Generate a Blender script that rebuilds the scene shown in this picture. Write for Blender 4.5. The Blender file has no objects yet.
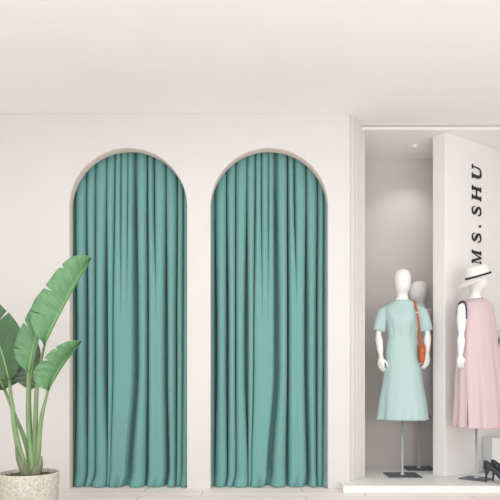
import bpy, bmesh, math, random
from mathutils import Vector, Matrix
random.seed(7)
C = bpy.context.scene.collection
PI = math.pi
HC, D0, F, HY = 0.855, 4.9, 608.0, 383.0      # camera height, distance to front wall, focal (px), horizon row

def P(px, py, Y):
    k = F / (D0 + Y)
    return Vector(((px - 250) / k, Y, HC + (HY - py) / k))

# ---------------------------------------------------------------- materials
def srgb(r, g, b):
    f = lambda c: (c/255/12.92) if c/255 <= 0.04045 else ((c/255+0.055)/1.055)**2.4
    return (f(r), f(g), f(b), 1)

def mat(name, col, rough=0.6, metal=0.0, noise=0.0, nscale=8.0, bump=0.0, bscale=60.0, sheen=0.0, spec=0.5, stretch=None):
    m = bpy.data.materials.new(name); m.use_nodes = True
    nt = m.node_tree; b = nt.nodes['Principled BSDF']
    b.inputs['Base Color'].default_value = col
    b.inputs['Roughness'].default_value = rough
    b.inputs['Metallic'].default_value = metal
    b.inputs['Specular IOR Level'].default_value = spec
    if sheen: b.inputs['Sheen Weight'].default_value = sheen
    tc = nt.nodes.new('ShaderNodeTexCoord'); mp = nt.nodes.new('ShaderNodeMapping')
    nt.links.new(tc.outputs['Object'], mp.inputs[0])
    if stretch: mp.inputs['Scale'].default_value = stretch
    if noise:
        n = nt.nodes.new('ShaderNodeTexNoise'); n.inputs['Scale'].default_value = nscale; n.inputs['Detail'].default_value = 5
        r = nt.nodes.new('ShaderNodeValToRGB')
        r.color_ramp.elements[0].position = 0.3; r.color_ramp.elements[1].position = 0.7
        r.color_ramp.elements[0].color = tuple(c*(1-noise) for c in col[:3]) + (1,)
        r.color_ramp.elements[1].color = tuple(min(1, c*(1+noise)) for c in col[:3]) + (1,)
        nt.links.new(mp.outputs[0], n.inputs['Vector']); nt.links.new(n.outputs[0], r.inputs[0])
        nt.links.new(r.outputs[0], b.inputs['Base Color'])
    if bump:
        n = nt.nodes.new('ShaderNodeTexNoise'); n.inputs['Scale'].default_value = bscale; n.inputs['Detail'].default_value = 4
        bp = nt.nodes.new('ShaderNodeBump'); bp.inputs['Strength'].default_value = bump; bp.inputs['Distance'].default_value = 0.01
        nt.links.new(mp.outputs[0], n.inputs['Vector']); nt.links.new(n.outputs[0], bp.inputs['Height'])
        nt.links.new(bp.outputs[0], b.inputs['Normal'])
    return m

M_wall = mat('warm_white_plaster', srgb(223, 219, 216), 0.85, noise=0.012, nscale=2, bump=0.04, bscale=120, spec=0.2)
M_reveal = mat('blush_plaster_reveal', srgb(240, 220, 212), 0.85, noise=0.012, nscale=2, bump=0.04, bscale=120, spec=0.2)
M_part = mat('partition_paint', srgb(244, 241, 239), 0.85, noise=0.01, nscale=2, spec=0.2)
M_ceil = mat('ceiling_paint', srgb(246, 244, 243), 0.9, noise=0.01, nscale=2, spec=0.2)
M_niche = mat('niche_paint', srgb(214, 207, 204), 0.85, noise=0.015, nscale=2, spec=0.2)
M_plat = mat('platform_lacquer', srgb(238, 238, 235), 0.5, noise=0.01, nscale=3)
M_curtain = mat('teal_curtain_cloth', srgb(117, 167, 163), 0.8, noise=0.05, nscale=140, bump=0.06, bscale=300, sheen=0.15, spec=0.15, stretch=(1, 1, 0.25))
M_white = mat('mannequin_gloss_white', srgb(247, 245, 242), 0.35, noise=0.005, nscale=4)
M_grey = mat('mannequin_matt_grey', srgb(246, 244, 243), 0.5, noise=0.02, nscale=5)
M_steel = mat('brushed_steel', srgb(206, 210, 213), 0.35, metal=0.25, noise=0.04, nscale=30)
M_base = mat('base_plate_dark_steel', srgb(98, 102, 106), 0.45, metal=0.3, noise=0.06, nscale=14)
M_mint = mat('mint_dress_cloth', srgb(184, 210, 207), 0.85, noise=0.02, nscale=90, bump=0.12, bscale=25, sheen=0.2, spec=0.15)
M_pink = mat('pink_dress_cloth', srgb(218, 195, 197), 0.85, noise=0.03, nscale=60, bump=0.1, bscale=18, sheen=0.2, spec=0.15)
M_gdress = mat('grey_dress_cloth', srgb(222, 217, 216), 0.9, noise=0.05, nscale=30, bump=0.1, bscale=20, spec=0.1)
M_leather = mat('tan_leather', srgb(186, 92, 36), 0.45, noise=0.08, nscale=40, bump=0.1, bscale=150)
M_brass = mat('brass', srgb(214, 180, 92), 0.3, metal=0.9)
M_straw = mat('white_woven_straw', srgb(246, 243, 238), 0.8, noise=0.03, nscale=120, bump=0.25, bscale=220)
M_black = mat('black_ribbon', srgb(28, 30, 38), 0.6, noise=0.1, nscale=50)
M_navy = mat('navy_joint_metal', srgb(62, 78, 104), 0.4, metal=0.4, noise=0.06, nscale=30)
M_letter = mat('sign_letter_black', srgb(30, 34, 42), 0.5, noise=0.05, nscale=20)
M_shoe = mat('charcoal_patent_leather', srgb(48, 56, 62), 0.25, noise=0.06, nscale=20)
M_insole = mat('shoe_insole', srgb(150, 140, 130), 0.7, noise=0.05, nscale=20)
M_soil = mat('potting_soil', srgb(92, 78, 66), 0.95, noise=0.35, nscale=60, bump=0.8, bscale=70)
M_stalk = mat('green_stalk', srgb(124, 152, 104), 0.5, noise=0.15, nscale=6, stretch=(8, 8, 1))
M_sheath = mat('brown_green_sheath', srgb(122, 128, 98), 0.7, noise=0.25, nscale=8, stretch=(8, 8, 1))
M_rib = mat('pale_midrib', srgb(142, 178, 104), 0.5, noise=0.08, nscale=10)
M_block = mat('white_block_lacquer', srgb(234, 236, 234), 0.5, noise=0.01, nscale=3)
M_palm = mat('palm_green', srgb(96, 150, 58), 0.5, noise=0.15, nscale=20)
M_trimring = mat('light_trim_white', srgb(245, 245, 245), 0.4)

def leaf_mat(name, col):
    m = mat(name, col, 0.42, noise=0.0)
    nt = m.node_tree; b = nt.nodes['Principled BSDF']
    uv = nt.nodes.new('ShaderNodeUVMap')
    mp = nt.nodes.new('ShaderNodeMapping'); mp.inputs['Scale'].default_value = (1, 55, 1)
    mp.inputs['Rotation'].default_value = (0, 0, 0.0)
    n = nt.nodes.new('ShaderNodeTexNoise'); n.inputs['Scale'].default_value = 1.0; n.inputs['Detail'].default_value = 3
    r = nt.nodes.new('ShaderNodeValToRGB')
    r.color_ramp.elements[0].position = 0.3; r.color_ramp.elements[1].position = 0.7
    r.color_ramp.elements[0].color = tuple(c*0.78 for c in col[:3]) + (1,)
    r.color_ramp.elements[1].color = tuple(c*1.22 for c in col[:3]) + (1,)
    bp = nt.nodes.new('ShaderNodeBump'); bp.inputs['Strength'].default_value = 0.35; bp.inputs['Distance'].default_value = 0.004
    nt.links.new(uv.outputs[0], mp.inputs[0]); nt.links.new(mp.outputs[0], n.inputs['Vector'])
    nt.links.new(n.outputs[0], r.inputs[0]); nt.links.new(r.outputs[0], b.inputs['Base Color'])
    nt.links.new(n.outputs[0], bp.inputs['Height']); nt.links.new(bp.outputs[0], b.inputs['Normal'])
    return m
M_leaf = leaf_mat('leaf_green', srgb(96, 142, 97))
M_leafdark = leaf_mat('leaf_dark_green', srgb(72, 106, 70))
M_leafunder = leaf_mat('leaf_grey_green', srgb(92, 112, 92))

def pot_mat():
    m = bpy.data.materials.new('speckled_stone'); m.use_nodes = True
    nt = m.node_tree; b = nt.nodes['Principled BSDF']; b.inputs['Roughness'].default_value = 0.75
    tc = nt.nodes.new('ShaderNodeTexCoord')
    n = nt.nodes.new('ShaderNodeTexNoise'); n.inputs['Scale'].default_value = 60; n.inputs['Detail'].default_value = 8; n.inputs['Roughness'].default_value = 0.7
    r = nt.nodes.new('ShaderNodeValToRGB')
    e = r.color_ramp.elements
    e[0].position = 0.36; e[0].color = srgb(176, 170, 154); e[1].position = 0.62; e[1].color = srgb(216, 212, 199)
    v = nt.nodes.new('ShaderNodeTexVoronoi'); v.inputs['Scale'].default_value = 75
    r2 = nt.nodes.new('ShaderNodeValToRGB'); r2.color_ramp.elements[0].position = 0.14; r2.color_ramp.elements[0].color = (0.75, 0.75, 0.75, 1)
    r2.color_ramp.elements[1].position = 0.22; r2.color_ramp.elements[1].color = (1, 1, 1, 1)
    mx = nt.nodes.new('ShaderNodeMix'); mx.data_type = 'RGBA'; mx.blend_type = 'MULTIPLY'; mx.inputs[0].default_value = 0.6
    bp = nt.nodes.new('ShaderNodeBump'); bp.inputs['Strength'].default_value = 0.3; bp.inputs['Distance'].default_value = 0.003
    L = nt.links.new
    L(tc.outputs['Object'], n.inputs['Vector']); L(tc.outputs['Object'], v.inputs['Vector'])
    L(n.outputs[0], r.inputs[0]); L(v.outputs['Distance'], r2.inputs[0])
    L(r.outputs[0], mx.inputs[6]); L(r2.outputs[0], mx.inputs[7]); L(mx.outputs[2], b.inputs['Base Color'])
    L(n.outputs[0], bp.inputs['Height']); L(bp.outputs[0], b.inputs['Normal'])
    return m
M_pot = pot_mat()

def floor_mat():
    m = bpy.data.materials.new('pale_wood_planks'); m.use_nodes = True
    nt = m.node_tree; b = nt.nodes['Principled BSDF']; b.inputs['Roughness'].default_value = 0.6; b.inputs['Specular IOR Level'].default_value = 0.25
    tc = nt.nodes.new('ShaderNodeTexCoord')
    mp = nt.nodes.new('ShaderNodeMapping'); mp.inputs['Location'].default_value = (0.37, 0.115, 0)
    br = nt.nodes.new('ShaderNodeTexBrick'); br.inputs['Scale'].default_value = 1.0
    br.offset = 0.37; br.inputs['Brick Width'].default_value = 1.25; br.inputs['Row Height'].default_value = 0.19
    br.inputs['Mortar Size'].default_value = 0.004; br.inputs['Mortar Smooth'].default_value = 0.3
    br.inputs['Color1'].default_value = srgb(250, 241, 235); br.inputs['Color2'].default_value = srgb(248, 234, 226)
    br.inputs['Mortar'].default_value = srgb(206, 186, 178)
    mp2 = nt.nodes.new('ShaderNodeMapping'); mp2.inputs['Scale'].default_value = (1.5, 22, 1)
    n = nt.nodes.new('ShaderNodeTexNoise'); n.inputs['Scale'].default_value = 2.2; n.inputs['Detail'].default_value = 6; n.inputs['Distortion'].default_value = 0.6
    r = nt.nodes.new('ShaderNodeValToRGB'); e = r.color_ramp.elements
    e[0].position = 0.3; e[0].color = (0.97, 0.93, 0.91, 1); e[1].position = 0.6; e[1].color = (1, 1, 1, 1)
    mx = nt.nodes.new('ShaderNodeMix'); mx.data_type = 'RGBA'; mx.blend_type = 'MULTIPLY'; mx.inputs[0].default_value = 0.8
    L = nt.links.new
    L(tc.outputs['Object'], mp.inputs[0]); L(mp.outputs[0], br.inputs['Vector'])
    L(tc.outputs['Object'], mp2.inputs[0]); L(mp2.outputs[0], n.inputs['Vector']); L(n.outputs[0], r.inputs[0])
    L(br.outputs['Color'], mx.inputs[6]); L(r.outputs[0], mx.inputs[7]); L(mx.outputs[2], b.inputs['Base Color'])
    return m
M_floor = floor_mat()

# ---------------------------------------------------------------- helpers
def thing(name, label, cat, loc=(0, 0, 0), rotz=0, group=None):
    o = bpy.data.objects.new(name, None); C.objects.link(o)
    o.empty_display_size = 0.1
    o.location = loc; o.rotation_euler = (0, 0, rotz); o['label'] = label; o['category'] = cat
    if group: o['group'] = group
    return o

def obj(name, bm, m, parent=None, smooth=True, label=None, sub=0, bevel=0.0):
    bmesh.ops.remove_doubles(bm, verts=bm.verts, dist=1e-6)
    bmesh.ops.recalc_face_normals(bm, faces=bm.faces)
    me = bpy.data.meshes.new(name); bm.to_mesh(me); bm.free()
    o = bpy.data.objects.new(name, me); C.objects.link(o)
    me.materials.append(m)
    if smooth:
        for p in me.polygons: p.use_smooth = True
    if parent: o.parent = parent
    if label: o['label'] = label
    if bevel:
        b = o.modifiers.new('bevel', 'BEVEL'); b.width = bevel; b.segments = 2; b.limit_method = 'ANGLE'; b.angle_limit = 0.6
    if sub:
        s = o.modifiers.new('sub', 'SUBSURF'); s.levels = sub; s.render_levels = sub
    return o

def tag(o, label, cat, group=None):
    o['label'] = label; o['category'] = cat
    if group: o['group'] = group
    return o

def struct(name, bm, m, bevel=0.0, smooth=False):
    o = obj(name, bm, m, smooth=smooth, bevel=bevel); o['kind'] = 'structure'; return o

def box(bm, x0, x1, y0, y1, z0, z1):
    vs = [bm.verts.new((x, y, z)) for z in (z0, z1) for y in (y0, y1) for x in (x0, x1)]
    for f in ((0, 1, 3, 2), (4, 6, 7, 5), (0, 4, 5, 1), (2, 3, 7, 6), (0, 2, 6, 4), (1, 5, 7, 3)):
        bm.faces.new([vs[i] for i in f])
    return vs

def prism(bm, pts, z0, z1):
    lo = [bm.verts.new((x, y, z0)) for x, y in pts]; hi = [bm.verts.new((x, y, z1)) for x, y in pts]
    n = len(pts)
    bm.faces.new(lo[::-1]); bm.faces.new(hi)
    for i in range(n): bm.faces.new((lo[i], lo[(i+1) % n], hi[(i+1) % n], hi[i]))

def loft(bm, rings, closed=True, cap0=True, cap1=True):
    R = [[bm.verts.new(p) for p in r] for r in rings]
    n = len(R[0])
    for a, b in zip(R, R[1:]):
        for i in range(n if closed else n-1):
            j = (i+1) % n
            bm.faces.new((a[i], a[j], b[j], b[i]))
    if cap0: bm.faces.new(R[0][::-1])
    if cap1: bm.faces.new(R[-1])
    return R

def lathe(bm, prof, seg=48, c=(0, 0, 0)):
    rings = []
    for r, z in prof:
        rings.append([Vector((c[0]+max(r, 1e-4)*math.cos(2*PI*i/seg), c[1]+max(r, 1e-4)*math.sin(2*PI*i/seg), c[2]+z)) for i in range(seg)])
    loft(bm, rings)

def catmull(pts, n):
    pts = [Vector(p) for p in pts]
    if len(pts) == 2:
        return [pts[0].lerp(pts[1], i/n) for i in range(n+1)]
    q = [pts[0]*2-pts[1]] + pts + [pts[-1]*2-pts[-2]]
    out = []
    segs = len(pts)-1
    for k in range(n+1):
        t = k/n*segs; i = min(int(t), segs-1); u = t-i
        a, b, c, d = q[i], q[i+1], q[i+2], q[i+3]
        out.append(0.5*((2*b)+(c-a)*u+(2*a-5*b+4*c-d)*u*u+(3*b-a-3*c+d)*u**3))
    return out

def tube(bm, pts, radii, seg=12, n=None, flat=1.0, caps=True):
    """tapered tube with rounded ends along a smooth line"""
    n = n or max(6, 5*(len(pts)-1))
    path = catmull(pts, n)
    rr = [v.x for v in catmull([(r, 0, 0) for r in radii], n)]
    rings = []
    up = None
    for i, p in enumerate(path):
        t = (path[min(i+1, n)]-path[max(i-1, 0)]).normalized()
        if up is None:
            up = Vector((0, 1, 0)) if abs(t.y) < 0.9 else Vector((1, 0, 0))
        s = t.cross(up).normalized(); up = s.cross(t).normalized()
        def ring(c, r): return [c+(s*math.cos(2*PI*k/seg)+up*math.sin(2*PI*k/seg)*flat)*r for k in range(seg)]
        if i == 0 and caps:
            for a in (80, 50, 25): rings.append(ring(p-t*rr[0]*math.sin(math.radians(a)), rr[0]*math.cos(math.radians(a))))
        rings.append(ring(p, rr[i]))
        if i == n and caps:
            for a in (25, 50, 80): rings.append(ring(p+t*rr[n]*math.sin(math.radians(a)), rr[n]*math.cos(math.radians(a))))
    loft(bm, rings)

def interp(tab, x):
    if x <= tab[0][0]: return tab[0][1]
    for (a, va), (b, vb) in zip(tab, tab[1:]):
        if x <= b:
            t = (x-a)/(b-a)
            return va+(vb-va)*t
    return tab[-1][1]

def sstep(t): t = max(0, min(1, t)); return t*t*(3-2*t)

# ---------------------------------------------------------------- setting
ZC, ZN, ZP = 3.025, 2.99, 0.06
bm = bmesh.new(); box(bm, -3.4, 3.7, -5.6, 1.05, -0.08, 0); struct('floor', bm, M_floor)
bm = bmesh.new(); box(bm, -3.4, 3.7, -5.6, 1.05, ZC, ZC+0.12); struct('ceiling', bm, M_ceil)
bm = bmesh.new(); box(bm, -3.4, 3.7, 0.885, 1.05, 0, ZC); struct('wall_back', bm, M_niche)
bm = bmesh.new(); box(bm, -3.4, -3.28, -5.6, 0.885, 0, ZC); struct('wall_left', bm, M_wall)
bm = bmesh.new(); box(bm, 3.58, 3.7, -5.6, 0.885, 0, ZC); struct('wall_right', bm, M_wall)

# front wall with two arched openings
AR = 0.474
ARCH = [(-1.456+AR), (-0.319+AR)]
ZS = 2.276
def front_wall():
    pts = [(-3.28, 0), (-3.28, ZC), (0.806, ZC), (0.806, 0)]
    for cx in reversed(ARCH):
        pts.append((cx+AR, 0)); pts.append((cx+AR, ZS))
        for i in range(1, 48):
            a = PI*i/48; pts.append((cx+AR*math.cos(a), ZS+AR*math.sin(a)))
        pts.append((cx-AR, ZS)); pts.append((cx-AR, 0))
    cu = bpy.data.curves.new('w', 'CURVE'); cu.dimensions = '2D'; cu.fill_mode = 'BOTH'; cu.extrude = 0.05
    sp = cu.splines.new('POLY'); sp.points.add(len(pts)-1); sp.use_cyclic_u = True
    for p, (x, z) in zip(sp.points, pts): p.co = (x, z, 0, 1)
    co = bpy.data.objects.new('w', cu); C.objects.link(co)
    me = bpy.data.meshes.new_from_object(co.evaluated_get(bpy.context.evaluated_depsgraph_get()))
    bpy.data.objects.remove(co)
    bm = bmesh.new(); bm.from_mesh(me)
    bm.transform(Matrix.Translation((0, 0.05, 0)) @ Matrix.Rotation(PI/2, 4, 'X'))
    bmesh.ops.remove_doubles(bm, verts=bm.verts, dist=1e-5)
    o = struct('wall_front', bm, M_wall, bevel=0.004)
    o.data.materials.append(M_reveal)
    for p in o.data.polygons:
        c = p.center
        if abs(p.normal.y) < 0.5 and 0.01 < c.z < 2.8 and -1.5 < c.x < 0.66: p.material_index = 1
    return o
front_wall()
# stepped moulding between the front wall and the display niche
bm = bmesh.new(); box(bm, 0.80, 0.848, 0.05, 0.5, 0, ZC); struct('trim_1', bm, M_wall, bevel=0.004)
bm = bmesh.new(); box(bm, 0.84, 0.891, 0.115, 0.5, 0, ZC); struct('trim_2', bm, M_wall, bevel=0.004)
bm = bmesh.new(); box(bm, 0.88, 0.926, 0.172, 0.5, 0, ZC); struct('trim_3', bm, M_wall, bevel=0.004)
bm = bmesh.new(); box(bm, 0.90, 0.971, 0.236, 0.885, 0, ZC); struct('wall_niche_left', bm, M_wall, bevel=0.004)
bm = bmesh.new(); box(bm, 0.92, 3.58, 0.172, 0.25, ZC-0.014, ZC); struct('trim_4', bm, M_wall, bevel=0.003)
bm = bmesh.new(); box(bm, 0.92, 3.58, 0.225, 0.885, ZN, ZC); struct('ceiling_niche', bm, M_ceil)
# raised platform of the display
bm = bmesh.new(); box(bm, 0.72, 3.58, -0.20, 0.05, 0, ZP); box(bm, 0.80, 3.58, 0.05, 0.885, 0, ZP)
struct('display_platform', bm, M_plat, bevel=0.006)
# diagonal partition
P0 = Vector((1.658, 0.269)); dl = Vector((0.845, 0.534)).normalized(); dn = Vector((-dl.y, dl.x))
q = [P0, P0+dl*1.1, P0+dl*1.02+dn*0.132, P0+dn*0.132]
bm = bmesh.new(); prism(bm, [(v.x, v.y) for v in q], ZP, ZN); struct('wall_partition', bm, M_part, bevel=0.004)

# downlight in the niche ceiling
c = P(415, 146, 0.57)
t = thing('ceiling_light', 'small round white recessed downlight in the niche ceiling', 'ceiling light', (c.x, c.y, ZN))
bm = bmesh.new(); lathe(bm, [(0.026, -0.001), (0.030, -0.008), (0.040, -0.007), (0.043, 0.0)], 32); obj('trim_ring', bm, M_trimring, t)
m = bpy.data.materials.new('lit_lens'); m.use_nodes = True
b = m.node_tree.nodes['Principled BSDF']; b.inputs['Emission Color'].default_value = (1, 0.96, 0.92, 1); b.inputs['Emission Strength'].default_value = 0.5
bm = bmesh.new(); lathe(bm, [(0.0, -0.004), (0.024, -0.004), (0.026, 0.0)], 32); obj('lens', bm, m, t)

# ---------------------------------------------------------------- sign letters M S . S H U
# each letter: list of polygons in units of cap height, baseline y=0; slight italic
def rect(x0, y0, x1, y1): return [(x0, y0), (x1, y0), (x1, y1), (x0, y1)]
def stroke(pts, w, n=40):
    path = catmull([(x, y, 0) for x, y in pts], n); L = []; Rr = []
    for i, p in enumerate(path):
        t = (path[min(i+1, n)]-path[max(i-1, 0)]).normalized(); s = Vector((-t.y, t.x, 0)); ww = interp(w, i/n)/2
        L.append((p+s*ww).to_2d()); Rr.append((p-s*ww).to_2d())
    return L, Rr
TH, TN = 0.19, 0.055
def quadpoly(a, b, wa):   # slanted stem from a to b of horizontal width wa
    return [(a[0]-wa/2, a[1]), (a[0]+wa/2, a[1]), (b[0]+wa/2, b[1]), (b[0]-wa/2, b[1])]
letters = {
 'M': ([quadpoly((0.13, 0), (0.13, 1), TN), rect(0, 0, 0.27, TN), rect(0, 1-TN, 0.2, 1), quadpoly((0.55, 0.0), (0.2, 1), TH), quadpoly((0.55, 0), (0.93, 1), TN),
        quadpoly((0.96, 0), (0.96, 1), TH), rect(0.8, 0, 1.13, TN), rect(0.88, 1-TN, 1.13, 1)], [], 1.13),
 'H': ([quadpoly((0.17, 0), (0.17, 1), TH), quadpoly((0.8, 0), (0.8, 1), TH), rect(0.17, 0.47, 0.8, 0.53), rect(0, 0, 0.34, TN), rect(0, 1-TN, 0.34, 1),
        rect(0.63, 0, 0.97, TN), rect(0.63, 1-TN, 0.97, 1)], [], 0.97),
 'U': ([rect(0, 1-TN, 0.36, 1), rect(0.62, 1-TN, 0.92, 1)], [([(0.18, 1), (0.18, 0.35), (0.27, 0.08), (0.5, 0.01), (0.7, 0.1), (0.78, 0.35), (0.78, 1)],
        [(0, TH), (0.33, TH), (0.5, 0.08), (0.6, TN), (1, TN)])], 0.92),
 'S': ([], [([(0.58, 0.72), (0.52, 0.9), (0.34, 0.98), (0.14, 0.88), (0.12, 0.7), (0.33, 0.53), (0.55, 0.36), (0.56, 0.13), (0.34, 0.01), (0.1, 0.1), (0.04, 0.3)],
        [(0, 0.07), (0.15, TN), (0.3, 0.1), (0.5, TH), (0.65, 0.13), (0.8, TN), (1, 0.09)])], 0.66),
 '.': ([[(0.12+0.1*math.cos(a*PI/6), 0.1+0.1*math.sin(a*PI/6)) for a in range(12)]], [], 0.24),
}
def wall_at(px):
    k = (px-250)/F; d0 = D0+P0.y
    tt = (k*d0-P0.x)/(dl.x-k*dl.y)
    return P0+dl*tt
A = wall_at(480.3); B = wall_at(471.6)      # baseline is right side, cap tops are left
cap = (A-B).length
kk = F/(D0+A.y)
sign = thing('wall_sign', 'black serif letters MS.SHU reading upwards on the white diagonal partition', 'sign', (A.x, A.y, HC+(HY-265)/kk))
# local frame: advance = +Z, letter up = -dl (towards the left), thickness = -dn
spans = [('M', 264.6, 251.5), ('S', 243.2, 233.6), ('.', 228.0, 225.2), ('S', 216.8, 207.2), ('H', 201.4, 187.8), ('U', 180.8, 167.0)]
for ch, y0, y1 in spans:
    polys, strokes, wid = letters[ch]
    bm = bmesh.new()
    zA = HC+(HY-y0)/kk; zB = HC+(HY-y1)/kk; sx = (zB-zA)/(wid)
    def W(p, th):
        x, y = p
        x = x + 0.04*(y-0.5)
        q = A - dl*(y*cap) - dn*th
        return (q.x-A.x, q.y-A.y, zA+x*sx-sign.location.z)
    for poly in polys:
        lo = [bm.verts.new(W(p, -0.002)) for p in poly]; hi = [bm.verts.new(W(p, 0.012)) for p in poly]
        bm.faces.new(hi); bm.faces.new(lo[::-1])
        for i in range(len(poly)): j = (i+1) % len(poly); bm.faces.new((lo[i], lo[j], hi[j], hi[i]))
    for pts, w in strokes:
        L, Rr = stroke(pts, w)
        for i in range(len(L)-1):
            qd = [L[i], L[i+1], Rr[i+1], Rr[i]]
            lo = [bm.verts.new(W(p, -0.002)) for p in qd]; hi = [bm.verts.new(W(p, 0.012)) for p in qd]
            bm.faces.new(hi); bm.faces.new(lo[::-1])
            for a in range(4): b_ = (a+1) % 4; bm.faces.new((lo[a], lo[b_], hi[b_], hi[a]))
    obj('letter' if ch != '.' else 'full_stop', bm, M_letter, sign, smooth=False)

# ---------------------------------------------------------------- curtains
# ridges: (left,right) edges in photo columns of the first arch's crop (0..500 over 122px) at three heights: top, middle, bottom
RID = [  # top          mid         bottom
 ((-14, 22), (-16, 20), (-16, 20)),
 ((26, 68), (34, 66), (26, 72)),
 ((75, 106), (82, 105), (80, 108)),
 ((113, 152), (112, 143), (113, 158)),
 ((158, 186), (162, 180), (162, 172)),
 ((193, 212), (188, 216), (176, 204)),
 ((218, 241), (220, 240), (206, 216)),
 ((246, 264), (243, 265), (218, 236)),
 ((283, 318), (290, 319), (264, 312)),
 ((328, 346), (331, 360), (330, 362)),
 ((356, 396), (362, 390), (366, 398)),
 ((404, 442), (408, 437), (416, 438)),
 ((450, 470), (448, 468), (446, 466)),
 ((476, 505), (474, 505), (470, 505)),
]
YC0 = 0.17
def curtain_mesh(cx):
    x0 = -1.456-0.09; x1 = x0+0.948+0.18
    nx = 420; zs = []
    top = 2.82
    n = 90
    zs = [top*(1-i/n) for i in range(n)] 
    zs = [z for z in zs if z > 0.2] + [0.2, 0.16, 0.125, 0.095, 0.07, 0.05, 0.034, 0.022, 0.012, 0.006, 0.003]
    k = F/(D0+YC0-0.03)
    rid = []
    for (t0, t1), (m0, m1), (b0, b1) in RID:
        f = lambda c: (68+c*122/500-250)/k
        rid.append(((f(t0), f(t1)), (f(m0), f(m1)), (f(b0), f(b1))))
    # depth of the groove between ridge i and i+1, at top/mid/bottom
    soft = {5: (0.8, 0.0, 0.0), 6: (0.7, 0.0, 0.0), 4: (0.9, 0.35, 0.45), 9: (0.9, 0.04, 0.0), 12: (.6, .7, .7), 11: (.9, .9, .6)}
    rng = random.Random(3)
    dep = [soft.get(i, (1, 1, 1)) for i in range(len(rid))]
    tip = [rng.uniform(-0.006, 0.006) for _ in rid]; tip[0] = 0.03; tip[6] = tip[7] = tip[5]; tip[10] = tip[9]
    def lev(a, z):   # blend top(2.6) / mid(1.2) / bottom(0)
        if z > 1.3: t = sstep((z-1.3)/1.2); return a[1]*(1-t)+a[0]*t
        t = sstep((1.0-z)/0.95); return a[1]*(1-t)+a[2]*t
    bm = bmesh.new(); rows = []
    NR, NG = 14, 9
    for z in zs:
        R = [(lev((r[0][0], r[1][0], r[2][0]), z), lev((r[0][1], r[1][1], r[2][1]), z)) for r in rid]
        dd = [lev(d, z) for d in dep]
        row = []
        amp = 0.040+0.035*sstep((2.75-z)/0.6)
        flare = sstep((0.45-z)/0.45)
        hem = sstep((0.13-z)/0.13)
        cols = []
        for j, (l, r) in enumerate(R):
            dl_ = dd[j-1] if j else 1; dr_ = dd[j] if j+1 < len(R) else 1
            jj = {6: 5, 7: 5, 10: 9}.get(j, j); wob = 0.004*math.sin(z*2.1+jj*1.7)
            for q in range(NR+1):
                u = q/NR*2-1
                u = math.copysign(1-(1-abs(u))**1.6, u)
                e = dl_ if u < 0 else dr_
                full = 0.5*amp
                y = -full*(1-e*abs(u)**2.8) + tip[j] + wob
                cols.append((l+(r-l)*(u+1)/2, y, j, 0.0))
            if j+1 < len(R):
                nl = R[j+1][0]
                jn = {6: 5, 7: 5, 10: 9}.get(j+1, j+1); wob2 = 0.004*math.sin(z*2.1+jn*1.7)
                for q in range(1, NG+1):
                    u = q/(NG+1)
                    base = (tip[j]+wob)*(1-u)+(tip[j+1]+wob2)*u - 0.5*amp*(1-dd[j])
                    g = math.sin(PI*u)**0.5
                    cols.append((r+(nl-r)*u, base+dd[j]*g*amp*1.5, j, g))
        for x, y, j, g in cols:
            y += YC0
            kick = (0.034+0.018*math.sin({6: 5, 7: 5, 10: 9}.get(j, j)*2.4+1))*(1-0.25*g)+0.03*g; x -= hem*hem*(0.012+0.010*math.sin(x*23))
            y -= flare*0.010
            y -= hem*kick
            row.append(bm.verts.new((x-(-1.456+AR), y-YC0, max(z, 0.002))))
        rows.append(row)
    nx = len(rows[0])-1
    # turned up hem lip resting on the floor
    lip = []
    for i, v in enumerate(rows[-1]):
        x = v.co.x
        lip.append(bm.verts.new((x, v.co.y-0.016-0.007*math.sin(x*31+2), 0.004)))
    rows.append(lip)
    for a, b in zip(rows, rows[1:]):
        for i in range(nx): bm.faces.new((a[i], a[i+1], b[i+1], b[i]))
    return bm
c1 = obj('curtain', curtain_mesh(ARCH[0]), M_curtain)
c1.location = (ARCH[0], YC0, 0)
s = c1.modifiers.new('cloth', 'SOLIDIFY'); s.thickness = 0.003; s.offset = 1
tag(c1, 'teal pleated floor-length curtain in the arch beside the potted plant, the left of two', 'curtain', 'teal curtains in the arches')
c2 = c1.copy(); C.objects.link(c2); c2.location.x = ARCH[1]+0.032
tag(c2, 'teal pleated floor-length curtain in the arch nearer the dress display, the right of two', 'curtain', 'teal curtains in the arches')

# ---------------------------------------------------------------- potted plant
PY = -1.1
pc = P(29.5, 472, PY); k = F/(D0+PY)
plant = thing('potted_plant', 'tall broad-leaved green banana-like plant in a speckled beige stone pot', 'plant', (pc.x, PY, 0))
rz = pc.z
bm = bmesh.new()
lathe(bm, [(0.0, 0.0), (0.160, 0.0), (0.170, 0.01), (0.1800, rz-0.008), (0.1800, rz-0.002), (0.178, rz), (0.171, rz), (0.169, rz-0.003), (0.166, rz-0.06), (0.0, rz-0.06)], 72)
obj('pot', bm, M_pot, plant, label='round speckled beige stone pot')
bm = bmesh.new()
rings = [[Vector((r*math.cos(a*PI/24), r*math.sin(a*PI/24), rz-0.022+random.uniform(-.004, .004)+(0.012 if r < 0.09 else 0))) for a in range(48)] for r in (0.168, 0.14, 0.11, 0.08, 0.05, 0.02)]
loft(bm, rings, cap0=False); obj('soil', bm, M_soil, plant)

def LP(px, py, dy=0.0):
    v = P(px, py, PY+dy); return Vector((v.x-pc.x, v.y-PY, v.z))

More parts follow.
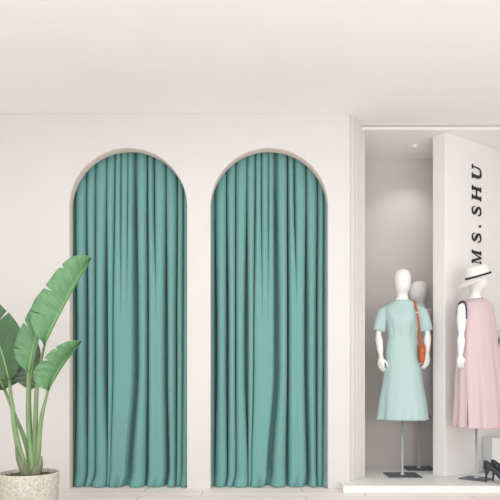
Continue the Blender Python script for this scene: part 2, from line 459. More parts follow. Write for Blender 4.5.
def leaf(mid, left, right, dy, cupL, cupR, m, notches=(), ribw=0.0045, tiltL=0, n=90, stalk=None, stalk_r=(0.012, 0.02), stalk_m=M_stalk, dtip=0):
    """mid/left/right: outline lines in photo columns/rows, base to tip; dy depth of the leaf; cup: how far each edge comes forward"""
    Mp = catmull([(x, y, 0) for x, y in mid], n); Lp = catmull([(x, y, 0) for x, y in left], n); Rp = catmull([(x, y, 0) for x, y in right], n)
    bm = bmesh.new(); uvl = bm.loops.layers.uv.new('UVMap')
    nv = 10
    grid = []
    for i in range(n+1):
        u = i/n
        base = dy+dtip*u*u
        row = []
        for side, E, cup in ((-1, Lp, cupL), (1, Rp, cupR)):
            fac = 1.0
            for (sd, u0, w, dep) in notches:
                if sd == side:
                    dd = abs(u-u0)/w
                    if dd < 1: fac = min(fac, 1-dep*(1-dd))
            cols = []
            for j in range(nv+1):
                v = j/nv*fac
                q = Mp[i].lerp(E[i], v)
                d = base + cup*(math.sin(v*PI/2)) + 0.004*math.sin(u*60+side)*v
                cols.append(LP(q.x, q.y, d))
            row.append(cols)
        full = [row[0][j] for j in range(nv, 0, -1)] + [row[1][j] for j in range(0, nv+1)]
        grid.append([bm.verts.new(p) for p in full])
    tot = len(grid[0])
    for i in range(n):
        for j in range(tot-1):
            try:
                f = bm.faces.new((grid[i][j], grid[i][j+1], grid[i+1][j+1], grid[i+1][j]))
            except ValueError: continue
            vv = [abs(j-nv)/nv, abs(j+1-nv)/nv, abs(j+1-nv)/nv, abs(j-nv)/nv]
            uu = [i/n, i/n, (i+1)/n, (i+1)/n]
            for lp, a, b in zip(f.loops, vv, uu): lp[uvl].uv = (a*1.5, b-a*0.12)
    me_o = obj('leaf', bm, m, plant)
    so = me_o.modifiers.new('thick', 'SOLIDIFY'); so.thickness = 0.0018; so.offset = 0
    # midrib
    bm = bmesh.new()
    pts = [LP(Mp[i].x, Mp[i].y, dy+dtip*(i/n)**2-0.002) for i in range(0, n+1, 6)]
    tube(bm, pts, [ribw*1.5*(1-0.8*i/(len(pts)-1)) for i in range(len(pts))], 8, n=len(pts)*2)
    obj('midrib', bm, M_rib, me_o)
    if stalk:
        bm = bmesh.new()
        pts = [LP(x, y, d) for x, y, d in stalk]
        rr = [stalk_r[0]+(stalk_r[1]-stalk_r[0])*(i/(len(pts)-1))**1.3 for i in range(len(pts))]
        tube(bm, pts, rr, 12, n=24)
        obj('stalk', bm, stalk_m, me_o)
    return me_o

# large upper leaf
leaf([(44, 346), (49, 333), (58, 315), (67, 298), (76, 281), (84, 268), (91, 258)],
     [(43, 343), (34, 331), (29.5, 317), (34, 301), (44.5, 287), (57, 270), (69, 258.5), (82, 254.5), (91, 257)],
     [(44.5, 346), (51.5, 332), (60, 315), (69, 298), (78, 281.5), (86, 269), (91, 259)],
     -0.04, -0.06, -0.02, M_leaf, [(-1, 0.665, 0.013, 0.2), (-1, 0.50, 0.0055, 0.35), (-1, 0.30, 0.006, 0.4)], dtip=0.02,
     stalk=[(44.5, 345, -0.04), (40.5, 363, 0.02), (37, 385, 0.03), (35.5, 420, 0.01), (35, 450, 0.0), (33, 470, 0.0), (33, 479, 0)], stalk_r=(0.0085, 0.026))
# lower right leaf
leaf([(48, 391), (54, 378), (62, 364.5), (71, 352.5), (81.5, 341)],
     [(47, 390), (38, 386), (33, 378), (33.5, 370), (41.5, 361), (52, 350), (63, 343), (73, 340.5), (81.5, 341)],
     [(48.5, 391), (55.5, 378.5), (64, 365), (73, 353), (82, 341.5)],
     -0.06, -0.07, -0.03, M_leaf, [(-1, 0.52, 0.014, 0.33), (-1, 0.655, 0.012, 0.22), (-1, 0.31, 0.006, 0.25)],
     stalk=[(48.2, 390, -0.06), (45, 402, -0.05), (42, 415, -0.035), (39.5, 432, -0.02), (38, 452, -0.01), (36, 470, 0), (36, 479, 0)], stalk_r=(0.008, 0.026))
# middle leaf
leaf([(28.5, 372), (31, 358), (34.5, 342), (38, 325), (41, 306)],
     [(28, 372), (18, 363), (13.5, 352), (16.5, 337), (23, 323), (29, 311), (35, 303), (41, 305)],
     [(29, 372), (34, 358), (38.5, 342), (42, 325), (41.5, 307)],
     0.0, -0.03, -0.01, M_leaf, [(-1, 0.335, 0.012, 0.4), (-1, 0.59, 0.013, 0.42)],
     stalk=[(28.5, 370, 0.0), (28.5, 385, 0.01), (28.2, 405, 0.02), (29, 430, 0.015), (31, 455, -0.01), (32, 470, -0.02), (32, 479, -0.02)], stalk_r=(0.0115, 0.024))
# dark leaf behind, lower middle
leaf([(30, 390), (31, 375), (34, 358), (37.5, 343)],
     [(29, 390), (18, 382), (12.5, 373), (16, 360), (26, 350), (37.5, 342)],
     [(31, 390), (38, 384), (40.5, 368), (40.5, 352), (38, 343)],
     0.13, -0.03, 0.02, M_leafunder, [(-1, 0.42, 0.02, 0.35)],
     stalk=[(30, 388, 0.13), (30, 405, 0.10), (30.5, 430, 0.06), (32, 455, 0.02), (33, 472, 0.01)], stalk_r=(0.007, 0.018))
# big dark leaf at the left edge
leaf([(9, 380), (6, 367), (2, 353), (-4, 336), (-12, 316), (-24, 296)],
     [(8, 380), (-6, 376), (-20, 364), (-28, 345), (-32, 322), (-30, 303), (-25, 295)],
     [(10, 380), (17.5, 371), (20, 358), (19, 345), (20.5, 330), (11, 315), (4.5, 309), (-6, 299), (-24, 295)],
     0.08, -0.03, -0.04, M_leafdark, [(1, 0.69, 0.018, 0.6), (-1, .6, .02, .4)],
     stalk=[(9, 378, 0.08), (10.5, 392, 0.05), (12.5, 408, -0.01), (15, 430, -0.02), (20, 453, -0.03), (27, 470, -0.02), (28, 479, -0.02)], stalk_r=(0.009, 0.026))
# dark low leaf at the left edge, behind
leaf([(4, 389), (0, 380), (-8, 368), (-18, 356)],
     [(3, 390), (-12, 390), (-22, 380), (-24, 366), (-18, 355)],
     [(5, 389), (18, 382), (22, 372), (14, 362), (0, 355), (-18, 354)],
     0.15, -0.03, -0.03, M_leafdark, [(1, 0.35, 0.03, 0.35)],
     stalk=[(4, 388, 0.15), (10, 403, 0.12), (16, 418, 0.07), (23, 435, 0.05), (28, 452, 0.03), (31, 470, 0.02)], stalk_r=(0.0095, 0.017))
# sheaths at the foot
for pts, r in (([(15.5, 446, -0.06), (18, 458, -0.06), (24, 469, -0.045), (28, 480, -0.03)], [0.003, 0.013, 0.028, 0.034]),
               ([(41.5, 457, -0.02), (39.5, 464, -0.03), (36, 472, -0.03), (34, 480, -0.02)], [0.006, 0.022, 0.032, 0.036])):
    bm = bmesh.new(); tube(bm, [LP(*p) for p in pts], r, 14, n=16); obj('leaf_sheath', bm, M_sheath, plant)

# ---------------------------------------------------------------- mannequins
def sring(cx, cy, z, a, b, n=40, e=2.0, tiltx=0):
    out = []
    for i in range(n):
        th = 2*PI*i/n; c_, s_ = math.cos(th), math.sin(th)
        x = a*math.copysign(abs(c_)**(2/e), c_); y = b*math.copysign(abs(s_)**(2/e), s_)
        out.append(Vector((cx+x, cy+y, z+tiltx*x)))
    return out

def body_bm(h=1.835, hd=1.0, low=0.86):
    """one continuous torso, neck and egg-shaped head facing -Y; feet of pole at z=0"""
    k = h/1.835
    tab = [  # z, cy, a, b
        (low, 0.0, 0.03, 0.03), (low+0.02, 0, 0.10, 0.07), (0.95, 0.0, 0.128, 0.095), (1.02, 0.01, 0.130, 0.10), (1.10, 0.0, 0.118, 0.088), (1.18, -0.005, 0.10, 0.074), (1.26, -0.005, 0.095, 0.07),
        (1.34, -0.012, 0.105, 0.082), (1.40, -0.018, 0.115, 0.092), (1.455, -0.008, 0.125, 0.085), (1.495, 0.0, 0.135, 0.068), (1.52, 0.008, 0.112, 0.060), (1.54, 0.010, 0.082, 0.056),
        (1.558, 0.012, 0.064, 0.053), (1.575, 0.010, 0.053, 0.049), (1.592, 0.008, 0.047, 0.046), (1.615, 0.0, 0.045, 0.047), (1.632, -0.008, 0.05, 0.058), (1.65, -0.018, 0.058, 0.074), (1.675, -0.02, 0.065, 0.084),
        (1.71, -0.015, 0.070, 0.092), (1.745, -0.008, 0.073, 0.096), (1.775, -0.003, 0.071, 0.093), (1.80, 0.0, 0.063, 0.082), (1.818, 0.002, 0.05, 0.064), (1.829, 0.003, 0.032, 0.042), (1.835, 0.003, 0.008, 0.01)]
    bm = bmesh.new()
    loft(bm, [sring(0, cy*1.0, z*k, a, b) for z, cy, a, b in tab])
    return bm

def hand_bm(w, side, hs=1.0):
    """relaxed hand hanging from the wrist w, palm towards the thigh; five separate fingers"""
    bm = bmesh.new()
    w = Vector(w)
    # palm: flattened loft, broad in y (seen from the side) and turned a little to the viewer
    rings = []
    for dz, a, b, dx in ((0.012, 0.017, 0.021, 0), (-0.01, 0.017, 0.024, 0), (-0.035, 0.018, 0.033, 0), (-0.06, 0.017, 0.038, 0), (-0.08, 0.014, 0.037, 0), (-0.088, 0.009, 0.03, 0)):
        rings.append(sring(w.x+dx, w.y, w.z+dz, a, b, 16, 2.6))
    loft(bm, rings)
    ins = -side
    for i, (yy, ln) in enumerate(((-0.027, 0.066), (-0.009, 0.074), (0.009, 0.069), (0.026, 0.054))):
        p0 = w+Vector((0, yy, -0.074)); p1 = p0+Vector((ins*0.006, -0.002, -ln*0.42)); p2 = p1+Vector((ins*0.016, 0.0, -ln*0.30)); p3 = p2+Vector((ins*0.018, 0.0, -ln*0.16))
        tube(bm, [p0, p1, p2, p3], [0.0092, 0.0088, 0.0078, 0.0062], 8, n=9)
    p0 = w+Vector((ins*0.004, -0.022, -0.028)); tube(bm, [p0, p0+Vector((ins*0.014, -0.022, -0.022)), p0+Vector((ins*0.022, -0.028, -0.045)), p0+Vector((ins*0.026, -0.026, -0.062))], [0.0125, 0.0105, 0.009, 0.007], 8, n=9)
    R = Matrix.Translation(w) @ Matrix.Rotation(side*math.radians(-50), 4, 'Z') @ Matrix.Scale(hs, 4) @ Matrix.Translation(-w)
    bm.transform(R)
    return bm

def arm(parent, side, sh, el, wr, m, joint_m, socket=False, name='arm', hs=0.9):
    bm = bmesh.new()
    sh, el, wr = Vector(sh), Vector(el), Vector(wr)
    d1 = (el-sh); d2 = (wr-el)
    tube(bm, [sh, sh+d1*0.3, sh+d1*0.7, sh+d1*0.93], [0.036, 0.040, 0.033, 0.024], 16, n=14)
    tube(bm, [el+d2*0.07, el+d2*0.3, el+d2*0.7, el+d2*0.97], [0.024, 0.031, 0.025, 0.017], 16, n=14)
    lathe(bm, [(0.0, -0.024), (0.013, -0.020), (0.021, -0.011), (0.024, 0), (0.021, 0.011), (0.013, 0.020), (0.0, 0.024)], 16, c=el)
    a = obj(name, bm, m, parent)
    obj('hand', hand_bm(wr, side, hs), m, a)
    if socket:
        bm = bmesh.new()
        tube(bm, [sh+Vector((0.0, -0.03, 0.04)), sh+Vector((-0.005, -0.048, -0.02)), sh+Vector((-0.005, -0.046, -0.09))], [0.006, 0.006, 0.005], 8)
        tube(bm, [sh+Vector((0.0, 0.03, 0.04)), sh+Vector((-0.005, 0.048, -0.02)), sh+Vector((-0.005, 0.046, -0.07))], [0.006, 0.006, 0.005], 8)
        tube(bm, [sh+Vector((0.0, -0.03, 0.04)), sh+Vector((0.0, 0, 0.052)), sh+Vector((0, 0.03, 0.04))], [0.008, 0.009, 0.008], 8)
        obj('shoulder_bracket', bm, joint_m, a, label='dark blue metal shoulder bracket')
    return a

def stand(parent, top, w=0.28):
    bm = bmesh.new(); box(bm, -w/2, w/2, -w/2, w/2, 0.0, 0.008); obj('base_plate', bm, M_base, parent, smooth=False, bevel=0.002, label='square dark grey metal base plate')
    bm = bmesh.new(); lathe(bm, [(0.0, 0.008), (0.022, 0.008), (0.022, 0.016), (0.0095, 0.02), (0.0095, top), (0.0, top)], 20); obj('pole', bm, M_steel, parent, label='slim steel pole')

def dress_bm(tab, n=72, folds=None, e=2.2, slit=None):
    """tab: z, cy, a, b rings from top to bottom"""
    rings = []
    zt, zb = tab[0][0], tab[-1][0]
    N = 70
    for i in range(N+1):
        z = zt+(zb-zt)*i/N
        cy = interp([(-t[0], t[1]) for t in tab], -z); a = interp([(-t[0], t[2]) for t in tab], -z); b = interp([(-t[0], t[3]) for t in tab], -z)
        r = []
        for j in range(n):
            th = 2*PI*j/n
            if slit:
                sth, sz, sg = slit
                g = sg*max(0, (sz-z)/(sz-zb))
                th = sth+g+(2*PI-2*g)*j/(n-1)
            c_, s_ = math.cos(th), math.sin(th)
            x = a*math.copysign(abs(c_)**(2/e), c_); y = b*math.copysign(abs(s_)**(2/e), s_)
            if folds:
                f = 1+folds(th, z); x *= f; y *= f
            r.append(Vector((x, cy+y, z)))
        rings.append(r)
    bm = bmesh.new()
    loft(bm, rings, closed=not slit, cap0=False, cap1=False)
    return bm

def smooth_tab(tab):
    out = []
    pts = [Vector((t[1], t[2], t[3])) for t in tab]
    zz = [Vector((t[0], 0, 0)) for t in tab]
    n = (len(tab)-1)*6
    a = catmull(pts, n); b = catmull(zz, n)
    return [(q.x, p.x, p.y, p.z) for p, q in zip(a, b)]

def sleeve(bm, side, pts, radii, flat=0.8):
    path = catmull(pts, 12); rr = [v.x for v in catmull([(r, 0, 0) for r in radii], 12)]
    rings = []
    for i, p in enumerate(path):
        t = (path[min(i+1, 12)]-path[max(i-1, 0)]).normalized()
        s = t.cross(Vector((0, 1, 0))).normalized(); u = s.cross(t)
        rings.append([p+(s*math.cos(2*PI*k/24)*(1+0.03*math.sin(3*k))+u*math.sin(2*PI*k/24)*flat)*rr[i] for k in range(24)])
    loft(bm, rings, cap0=True, cap1=False)

# --- mannequin in the mint dress
b1 = P(402.3, 476.5, 0.33)
m1 = thing('mannequin', 'white faceless mannequin in a mint green short-sleeved midi dress', 'mannequin', (b1.x, 0.33, ZP), math.radians(-7), None)
hz = -ZP
obj('body', body_bm(1.835-ZP, low=0.86), M_white, m1)
def zl(y, kk_=116.3): return HC+(HY-y)/kk_-ZP
tab1 = smooth_tab([(zl(300.8), 0.0, 0.070, 0.062), (zl(302.6), 0.004, 0.092, 0.070), (zl(305), 0.004, 0.126, 0.080), (zl(308), 0.0, 0.152, 0.090), (zl(313), -0.01, 0.150, 0.103), (zl(320), -0.02, 0.137, 0.115), (zl(328), -0.012, 0.125, 0.108),
                   (zl(335), -0.006, 0.118, 0.095), (zl(337), -0.006, 0.116, 0.092), (zl(339), -0.006, 0.121, 0.096), (zl(348), 0.0, 0.137, 0.112), (zl(362), 0.0, 0.147, 0.12), (zl(382), 0.0, 0.166, 0.135), (zl(400), 0.0, 0.190, 0.155), (zl(419.5), 0.0, 0.207, 0.175)])
zw = zl(337)
def folds1(th, z):
    g = max(0, min(1, (zw-z)/0.75))
    f = g*g*(0.07*math.sin(6*th+0.6)+0.04*math.sin(11*th+2))
    if z > zw: # soft drape folds on the bodice, meeting the waist seam
        h = max(0, 1-(z-zw)/0.17); f += 0.04*h*math.sin(14*th+8*(z-zw))+0.006*math.sin(9*th+30*z)
    return f
bm = dress_bm(tab1, n=120, folds=folds1)
for sd in (-1, 1):
    sleeve(bm, sd, [(sd*0.105, 0.0, zl(310)), (sd*0.150, -0.005, zl(313)), (sd*0.178, -0.012, zl(320)), (sd*0.2, -0.02, zl(331.5))], [0.040, 0.052, 0.052, 0.052])
d = obj('dress', bm, M_mint, m1, label='mint green short-sleeved midi dress')
s = d.modifiers.new('cloth', 'SOLIDIFY'); s.thickness = 0.003; s.offset = 0
arm(m1, -1, (-0.168, -0.005, zl(314)), (-0.205, -0.03, zl(334)), (-0.185, -0.06, zl(357)), M_white, M_steel)
arm(m1, 1, (0.168, -0.005, zl(314)), (0.208, -0.02, zl(334)), (0.200, -0.035, zl(354)), M_white, M_steel)
stand(m1, 0.9)

for ch in m1.children:
    if ch.name.startswith('base_plate'): ch.rotation_euler.z = math.radians(5)

# --- handbag hanging from the shoulder of the mint mannequin
bx = b1.x+0.140; bz = HC+(HY-354)/117.5
RB = Matrix.Rotation(math.radians(-14), 4, 'Z')
bag = thing('handbag', 'small tan leather shoulder bag hanging at the mint dress', 'handbag', (bx, 0.33-0.10, bz))
bm = bmesh.new()
rings = []
for i in range(13):
    z = -0.072+0.144*i/12; t = i/12
    a = 0.026*(1-0.25*abs(2*t-1)**3); b = 0.06*(1-0.12*abs(2*t-1)**3)
    rings.append(sring(0, 0, z, a, b, 28, 3.6))
loft(bm, rings); bm.transform(RB); pouch = obj('pouch', bm, M_leather, bag)
bm = bmesh.new()
rings = [sring(0, 0, z, a, b, 28, 3.6) for z, a, b in ((0.015, 0.0285, 0.0625), (0.05, 0.0285, 0.0625), (0.07, 0.024, 0.056), (0.0765, 0.016, 0.046))]
loft(bm, rings, cap0=False); bm.transform(RB); obj('flap', bm, M_leather, bag)
bm = bmesh.new(); lathe(bm, [(0, 0), (0.007, 0), (0.007, 0.006), (0, 0.007)], 16); bm.transform(RB @ Matrix.Translation((0, -0.062, 0.02)) @ Matrix.Rotation(PI/2, 4, 'X')); obj('clasp', bm, M_brass, bag)
def L2(px, py, y): v = P(px, py, y); return (v.x-bx, v.y-(0.33-0.10), v.z-bz)
bm = bmesh.new()
def strap(pts, w=0.009, th=0.0025):
    path = catmull(pts, 30)
    rings = []
    for i, p in enumerate(path):
        t = (path[min(i+1, 30)]-path[max(i-1, 0)]).normalized()
        s_ = Vector((1, 0.35, 0)); s_ = (s_-t*s_.dot(t)).normalized(); u = s_.cross(t)
        rings.append([p+s_*w+u*th, p-s_*w+u*th, p-s_*w-u*th, p+s_*w-u*th])
    loft(bm, rings)
strap([L2(420.6, 347, 0.16), L2(419.6, 335, 0.15), L2(418.4, 322, 0.165), L2(417.0, 312, 0.19), L2(415.6, 305.5, 0.235), L2(414.6, 301.8, 0.31), L2(414.8, 303.2, 0.40), L2(414.8, 315, 0.45), L2(414.6, 330, 0.44), L2(417.6, 347, 0.30)])
obj('strap', bm, M_leather, bag, smooth=False)
bm = bmesh.new(); v = L2(417.1, 312.5, 0.185); box(bm, v[0]-0.0105, v[0]+0.0105, v[1]-0.004, v[1]+0.003, v[2]-0.005, v[2]+0.005); obj('buckle', bm, M_steel, bag, smooth=False, bevel=0.001)

# --- grey mannequin behind
b2 = P(419.3, 469, 0.735)
m2 = thing('mannequin', 'shaded grey mannequin in a pale grey sleeveless dress, half hidden behind the mint one', 'mannequin', (b2.x, 0.735, ZP), math.radians(-60))
obj('body', body_bm(1.80-ZP), M_grey, m2)
k2 = 107.8
z2 = lambda y: zl(y, k2)
tab2 = smooth_tab([(z2(310), 0.0, 0.115, 0.080), (z2(312.5), 0.0, 0.132, 0.090), (z2(317), -0.01, 0.140, 0.10), (z2(325), -0.02, 0.135, 0.115), (z2(340), -0.005, 0.125, 0.105), (z2(365), 0, 0.135, 0.125), (z2(390), 0, 0.135, 0.125), (z2(415), 0, 0.13, 0.125)])
d = obj('dress', dress_bm(tab2, folds=lambda th, z: 0.03*max(0, (1.2-z))*math.sin(9*th)), M_gdress, m2, label='pale grey sleeveless dress')
s = d.modifiers.new('cloth', 'SOLIDIFY'); s.thickness = 0.003; s.offset = 0
stand(m2, 0.9)
for ch in m2.children:
    if ch.name.startswith('base_plate'): ch.rotation_euler.z = math.radians(60)

# --- mannequin in the pink dress, turned to the right
Y3 = 0.14; b3 = P(476.3, 477.3, Y3); TH3 = math.radians(30)
m3 = thing('mannequin', 'white mannequin in a long pink sleeveless dress beneath the black lettering', 'mannequin', (b3.x, Y3, ZP), TH3)
k3 = F/(D0+Y3)
z3 = lambda y: zl(y, k3)
obj('body', body_bm(z3(266)), M_white, m3)
tab3 = smooth_tab([(z3(299.5), 0.004, 0.070, 0.064), (z3(301), 0.004, 0.105, 0.080), (z3(304), 0.0, 0.142, 0.098), (z3(309), -0.002, 0.160, 0.108), (z3(318), -0.008, 0.162, 0.118), (z3(335), -0.012, 0.168, 0.126), (z3(360), -0.018, 0.182, 0.142), (z3(395), -0.035, 0.20, 0.165), (z3(427), -0.04, 0.212, 0.180)])
def folds3(th, z):
    g = max(0, min(1, (1.45-z)/0.9))
    return g*(0.055*math.sin(6*th+1.0)+0.045*math.sin(11*th+0.5)+0.012*math.sin(19*th))
bm = dress_bm(tab3, n=140, folds=folds3, slit=(math.radians(180+14), z3(396), 0.045))
d = obj('dress', bm, M_pink, m3, label='long pink sleeveless dress with a side slit')
s = d.modifiers.new('cloth', 'SOLIDIFY'); s.thickness = 0.003; s.offset = 0
arm(m3, -1, (-0.190, -0.018, z3(309.5)), (-0.214, -0.030, z3(336)), (-0.222, -0.030, z3(356)), M_white, M_navy, socket=True, hs=0.78)
arm(m3, 1, (0.180, 0.03, z3(311)), (0.204, 0.035, z3(336)), (0.212, 0.03, z3(356)), M_white, M_navy, hs=0.78)
stand(m3, 0.9, 0.21)
for ch in m3.children:
    if ch.name.startswith('base_plate'): ch.rotation_euler.z = math.radians(15)
# small black clip at the neckline
bm = bmesh.new(); box(bm, -0.014, 0.014, -0.003, 0.003, -0.006, 0.006)
bm.transform(Matrix.Translation(Vector((0.0, -0.062, z3(300.5)))) @ Matrix.Rotation(0.7, 4, 'Y'))
obj('neck_clip', bm, M_black, m3, smooth=False, label='tiny black clip at the neckline')

# --- hat
hc = P(478.3, 276.8, Y3)
hat = thing('sun_hat', 'white straw sun hat with a black band, worn by the pink-dressed mannequin', 'hat', hc)
hat.rotation_euler = (math.radians(6), math.radians(-16), 0)
def ell_lathe(bm, prof, seg=56, ea=1.0):
    rings = [[Vector((max(r, 1e-4)*ea*math.cos(2*PI*i/seg), max(r, 1e-4)*math.sin(2*PI*i/seg), z-droop(r, 2*PI*i/seg))) for i in range(seg)] for r, z in prof]
    loft(bm, rings)
def droop(r, th): return 0.0 if r < 0.1 else (r-0.1)*(0.45*max(0, -math.cos(th))+0.10)
bm = bmesh.new(); ell_lathe(bm, [(0.101, 0.0), (0.11, -0.002), (0.14, -0.003), (0.175, -0.002), (0.192, 0.0), (0.192, 0.004), (0.175, 0.003), (0.14, 0.002), (0.11, 0.003), (0.101, 0.004)]); obj('brim', bm, M_straw, hat)
bm = bmesh.new(); ell_lathe(bm, [(0.1025, 0.0), (0.101, 0.035), (0.097, 0.062), (0.088, 0.082), (0.07, 0.093), (0.045, 0.095), (0.015, 0.092), (0.0, 0.091)]); obj('crown', bm, M_straw, hat)
bm = bmesh.new(); ell_lathe(bm, [(0.1025, 0.003), (0.1055, 0.003), (0.1050, 0.018), (0.1015, 0.018)]); obj('hat_band', bm, M_black, hat, label='black ribbon band')

# ---------------------------------------------------------------- shoes
def make_shoe(label, loc, rotz):
    t = thing('high_heel_shoe', label, 'shoe', loc, rotz, 'pair of black high heels')
    L = 0.225
    sole = [(0, 0.098), (0.03, 0.097), (0.07, 0.080), (0.11, 0.040), (0.145, 0.010), (0.17, 0.003), (0.20, 0.004), (0.225, 0.010)]
    top = [(0, 0.158), (0.015, 0.160), (0.04, 0.142), (0.08, 0.112), (0.12, 0.076), (0.15, 0.050), (0.165, 0.046), (0.19, 0.036), (0.21, 0.026), (0.225, 0.014)]
    wid = [(0, 0.006), (0.008, 0.018), (0.03, 0.028), (0.07, 0.029), (0.11, 0.034), (0.15, 0.040), (0.18, 0.036), (0.205, 0.023), (0.22, 0.010), (0.225, 0.003)]
    op = [(0, 0), (0.143, 0), (0.152, 1), (0.3, 1)]
    bm = bmesh.new(); rings = []
    N = 44
    for i in range(N+1):
        x = L*i/N; s_, tp, w, o = interp(sole, x), interp(top, x), interp(wid, x), interp(op, x)
        r = []
        for kx in range(17):
            u = kx/16*2-1      # -1 top left .. 0 bottom .. 1 top right
            if abs(u) < 0.35: y = w*0.8*u/0.35; z = s_
            elif abs(u) < 0.85 or o == 0:
                v = (abs(u)-0.35)/(0.5 if o else 0.65); y = math.copysign(w*(0.8+0.2*math.sin(min(1, v)*PI*0.75))*(1-0.18*v), u); z = s_+(tp-s_)*(v*(0.75 if o else 1))
            else:
                v = (abs(u)-0.85)/0.15; y = math.copysign(w*(0.94-0.9*v*o)*(1 if v < 1 else 0.02), u); z = s_+(tp-s_)*(0.75+0.25*math.sin(v*PI/2))
            r.append(Vector((x, y, z)))
        rings.append(r)
    loft(bm, rings, closed=False, cap0=False, cap1=False)
    u_ = obj('upper', bm, M_shoe, t); so = u_.modifiers.new('leather', 'SOLIDIFY'); so.thickness = 0.0022; so.offset = 1
    bm = bmesh.new()
    hr = []
    for z, xc, a in ((0.1, 0.026, 0.024), (0.085, 0.022, 0.017), (0.065, 0.018, 0.0095), (0.03, 0.014, 0.006), (0.004, 0.012, 0.005), (0.0, 0.012, 0.005)):
        hr.append(sring(xc, 0, z, a, a*0.95, 14))
    loft(bm, hr); obj('heel', bm, M_shoe, t)
    bm = bmesh.new(); rr = []
    for i in range(12):
        x = 0.008+0.142*i/11; w = interp(wid, x)*0.76; z = interp(sole, x)+0.003
        rr.append([Vector((x, -w, z)), Vector((x, w, z)), Vector((x, w, z+0.002)), Vector((x, -w, z+0.002))])
    loft(bm, rr); obj('insole', bm, M_insole, t)
    t.scale = (1.1, 1.1, 1.1)
    return t
s1 = P(485.5, 478.5, -0.03)
make_shoe('black high heel shoe in front, nearer the steel pole', (s1.x-0.012, -0.03, ZP), math.radians(-35))
make_shoe('black high heel shoe behind its pair, nearer the white block', (s1.x+0.065, 0.02, ZP), math.radians(-35))

# ---------------------------------------------------------------- white block and palm
blk = thing('display_block', 'low white display block against the partition, behind the shoes', 'display block', (2.35, 0.43, ZP))
bm = bmesh.new(); box(bm, -0.268, 0.27, -0.10, 0.10, 0.02, 0.322); obj('block_body', bm, M_block, blk, smooth=False, bevel=0.004)
bm = bmesh.new(); box(bm, -0.25, 0.25, -0.085, 0.085, 0.0, 0.02); obj('plinth', bm, M_block, blk, smooth=False)
pz = ZP+0.322
pp = thing('potted_palm', 'small palm with thin green fronds at the right edge, on the white block', 'plant', (2.43, 0.43, pz))
bm = bmesh.new(); lathe(bm, [(0, 0), (0.055, 0), (0.075, 0.13), (0.078, 0.135), (0.072, 0.135), (0.068, 0.11), (0, 0.11)], 36); obj('pot', bm, M_white, pp)
tg = P(494.5, 343, 0.38); tg = Vector((tg.x-2.43, -0.05, tg.z-pz))
for i, (ex, ey, ez, top) in enumerate(((tg.x, tg.y, tg.z, 0.90), (0.36, -0.1, 0.72, 0.92), (-0.18, -0.12, 0.34, 0.6), (0.1, -0.22, 0.80, 0.95), (0.3, 0.05, 0.45, 0.7))):
    bm = bmesh.new()
    pts = [Vector((0, 0, 0.11)), Vector((ex*0.12, ey*0.12, top*0.6)), Vector((ex*0.5, ey*0.5, top)), Vector((ex, ey, ez))]
    path = catmull(pts, 30)
    tube(bm, pts, [0.006, 0.005, 0.0035, 0.0015], 8, n=30)
    for q in range(12, 31):
        t_ = (path[min(q+1, 30)]-path[q-1]).normalized()
        for sd in (-1, 1):
            sdv = t_.cross(Vector((0, 0, 1))); sdv = (sdv if sdv.length > 0.1 else Vector((0, 1, 0))).normalized()*sd
            ln = 0.15*math.sin(PI*(0.25+0.7*(q-12)/18))+0.02
            dr = (sdv*0.7+t_*0.8+Vector((0, 0, -0.25))).normalized()
            wv = dr.cross(Vector((0, 0, 1))).normalized()*0.006
            a = path[q]; m_ = a+dr*ln*0.5+Vector((0, 0, 0.006)); e_ = a+dr*ln+Vector((0, 0, -0.02))
            up = Vector((0, 0, 0.0015))
            loft(bm, [[a+wv*0.4, a+up, a-wv*0.4, a-up], [m_+wv, m_+up, m_-wv, m_-up], [e_+wv*0.1, e_+up*0.2, e_-wv*0.1, e_-up*0.2]])
    obj('frond', bm, M_palm, pp)
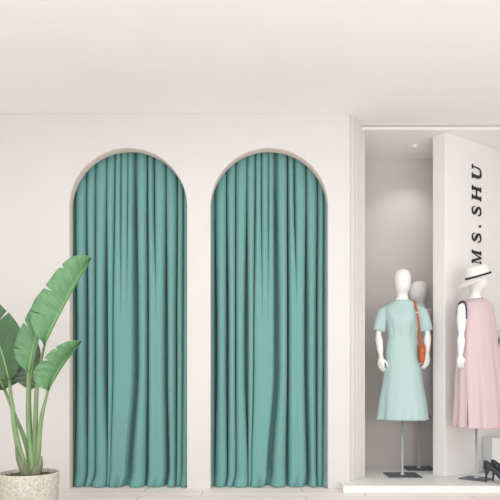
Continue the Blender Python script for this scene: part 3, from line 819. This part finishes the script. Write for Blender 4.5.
bm = bmesh.new(); lathe(bm, [(0, 0.108), (0.066, 0.108), (0.066, 0.118), (0, 0.12)], 30); obj('soil', bm, M_soil, pp)

# ---------------------------------------------------------------- light
w = bpy.data.worlds.new('world'); bpy.context.scene.world = w; w.use_nodes = True
bg = w.node_tree.nodes['Background']; bg.inputs[0].default_value = (0.97, 0.98, 1.0, 1); bg.inputs[1].default_value = 0.9

def area(name, loc, target, sx, sy, power, col=(1, 1, 1)):
    l = bpy.data.lights.new(name, 'AREA'); l.shape = 'RECTANGLE'; l.size = sx; l.size_y = sy; l.energy = power; l.color = col
    o = bpy.data.objects.new(name, l); C.objects.link(o); o.location = loc
    o.rotation_euler = (Vector(target)-Vector(loc)).to_track_quat('-Z', 'Y').to_euler()
    return o
area('window_daylight', (3.5, -2.6, 1.7), (1.2, 0.3, 1.3), 1.8, 1.9, 42, (0.97, 0.99, 1))
area('added_ceiling_uplight', (0.0, -5.2, 0.9), (0, -1.0, 2.9), 5.5, 1.4, 165, (0.95, 0.98, 1))  # added unseen fill lamp, low and tilted up to brighten the ceiling
area('added_overhead_fill', (-0.6, -2.3, ZC-0.03), (-0.6, -2.1, 0), 4.2, 0.5, 56, (0.96, 0.98, 1))  # added overhead fill out of view, lifts the floor and keeps the niche dimmer
sp = bpy.data.lights.new('niche_downlight', 'SPOT'); sp.energy = 13; sp.spot_size = math.radians(110); sp.spot_blend = 0.8; sp.shadow_soft_size = 0.03; sp.color = (1, 0.95, 0.9)
so = bpy.data.objects.new('niche_downlight', sp); C.objects.link(so); so.location = (c.x if False else P(415, 146, 0.57).x, 0.57, ZN-0.03)

# ---------------------------------------------------------------- camera
cam = bpy.data.cameras.new('camera'); co = bpy.data.objects.new('camera', cam); C.objects.link(co)
co.location = (0, -D0, HC); co.rotation_euler = (PI/2, 0, 0)
cam.sensor_width = 36; cam.lens = F*36/500; cam.shift_y = (HY-250)/500; cam.clip_start = 0.05
sc = bpy.context.scene; sc.camera = co
sc.view_settings.view_transform = 'Standard'; sc.view_settings.look = 'None'; sc.view_settings.gamma = 1; sc.view_settings.exposure = -0.68
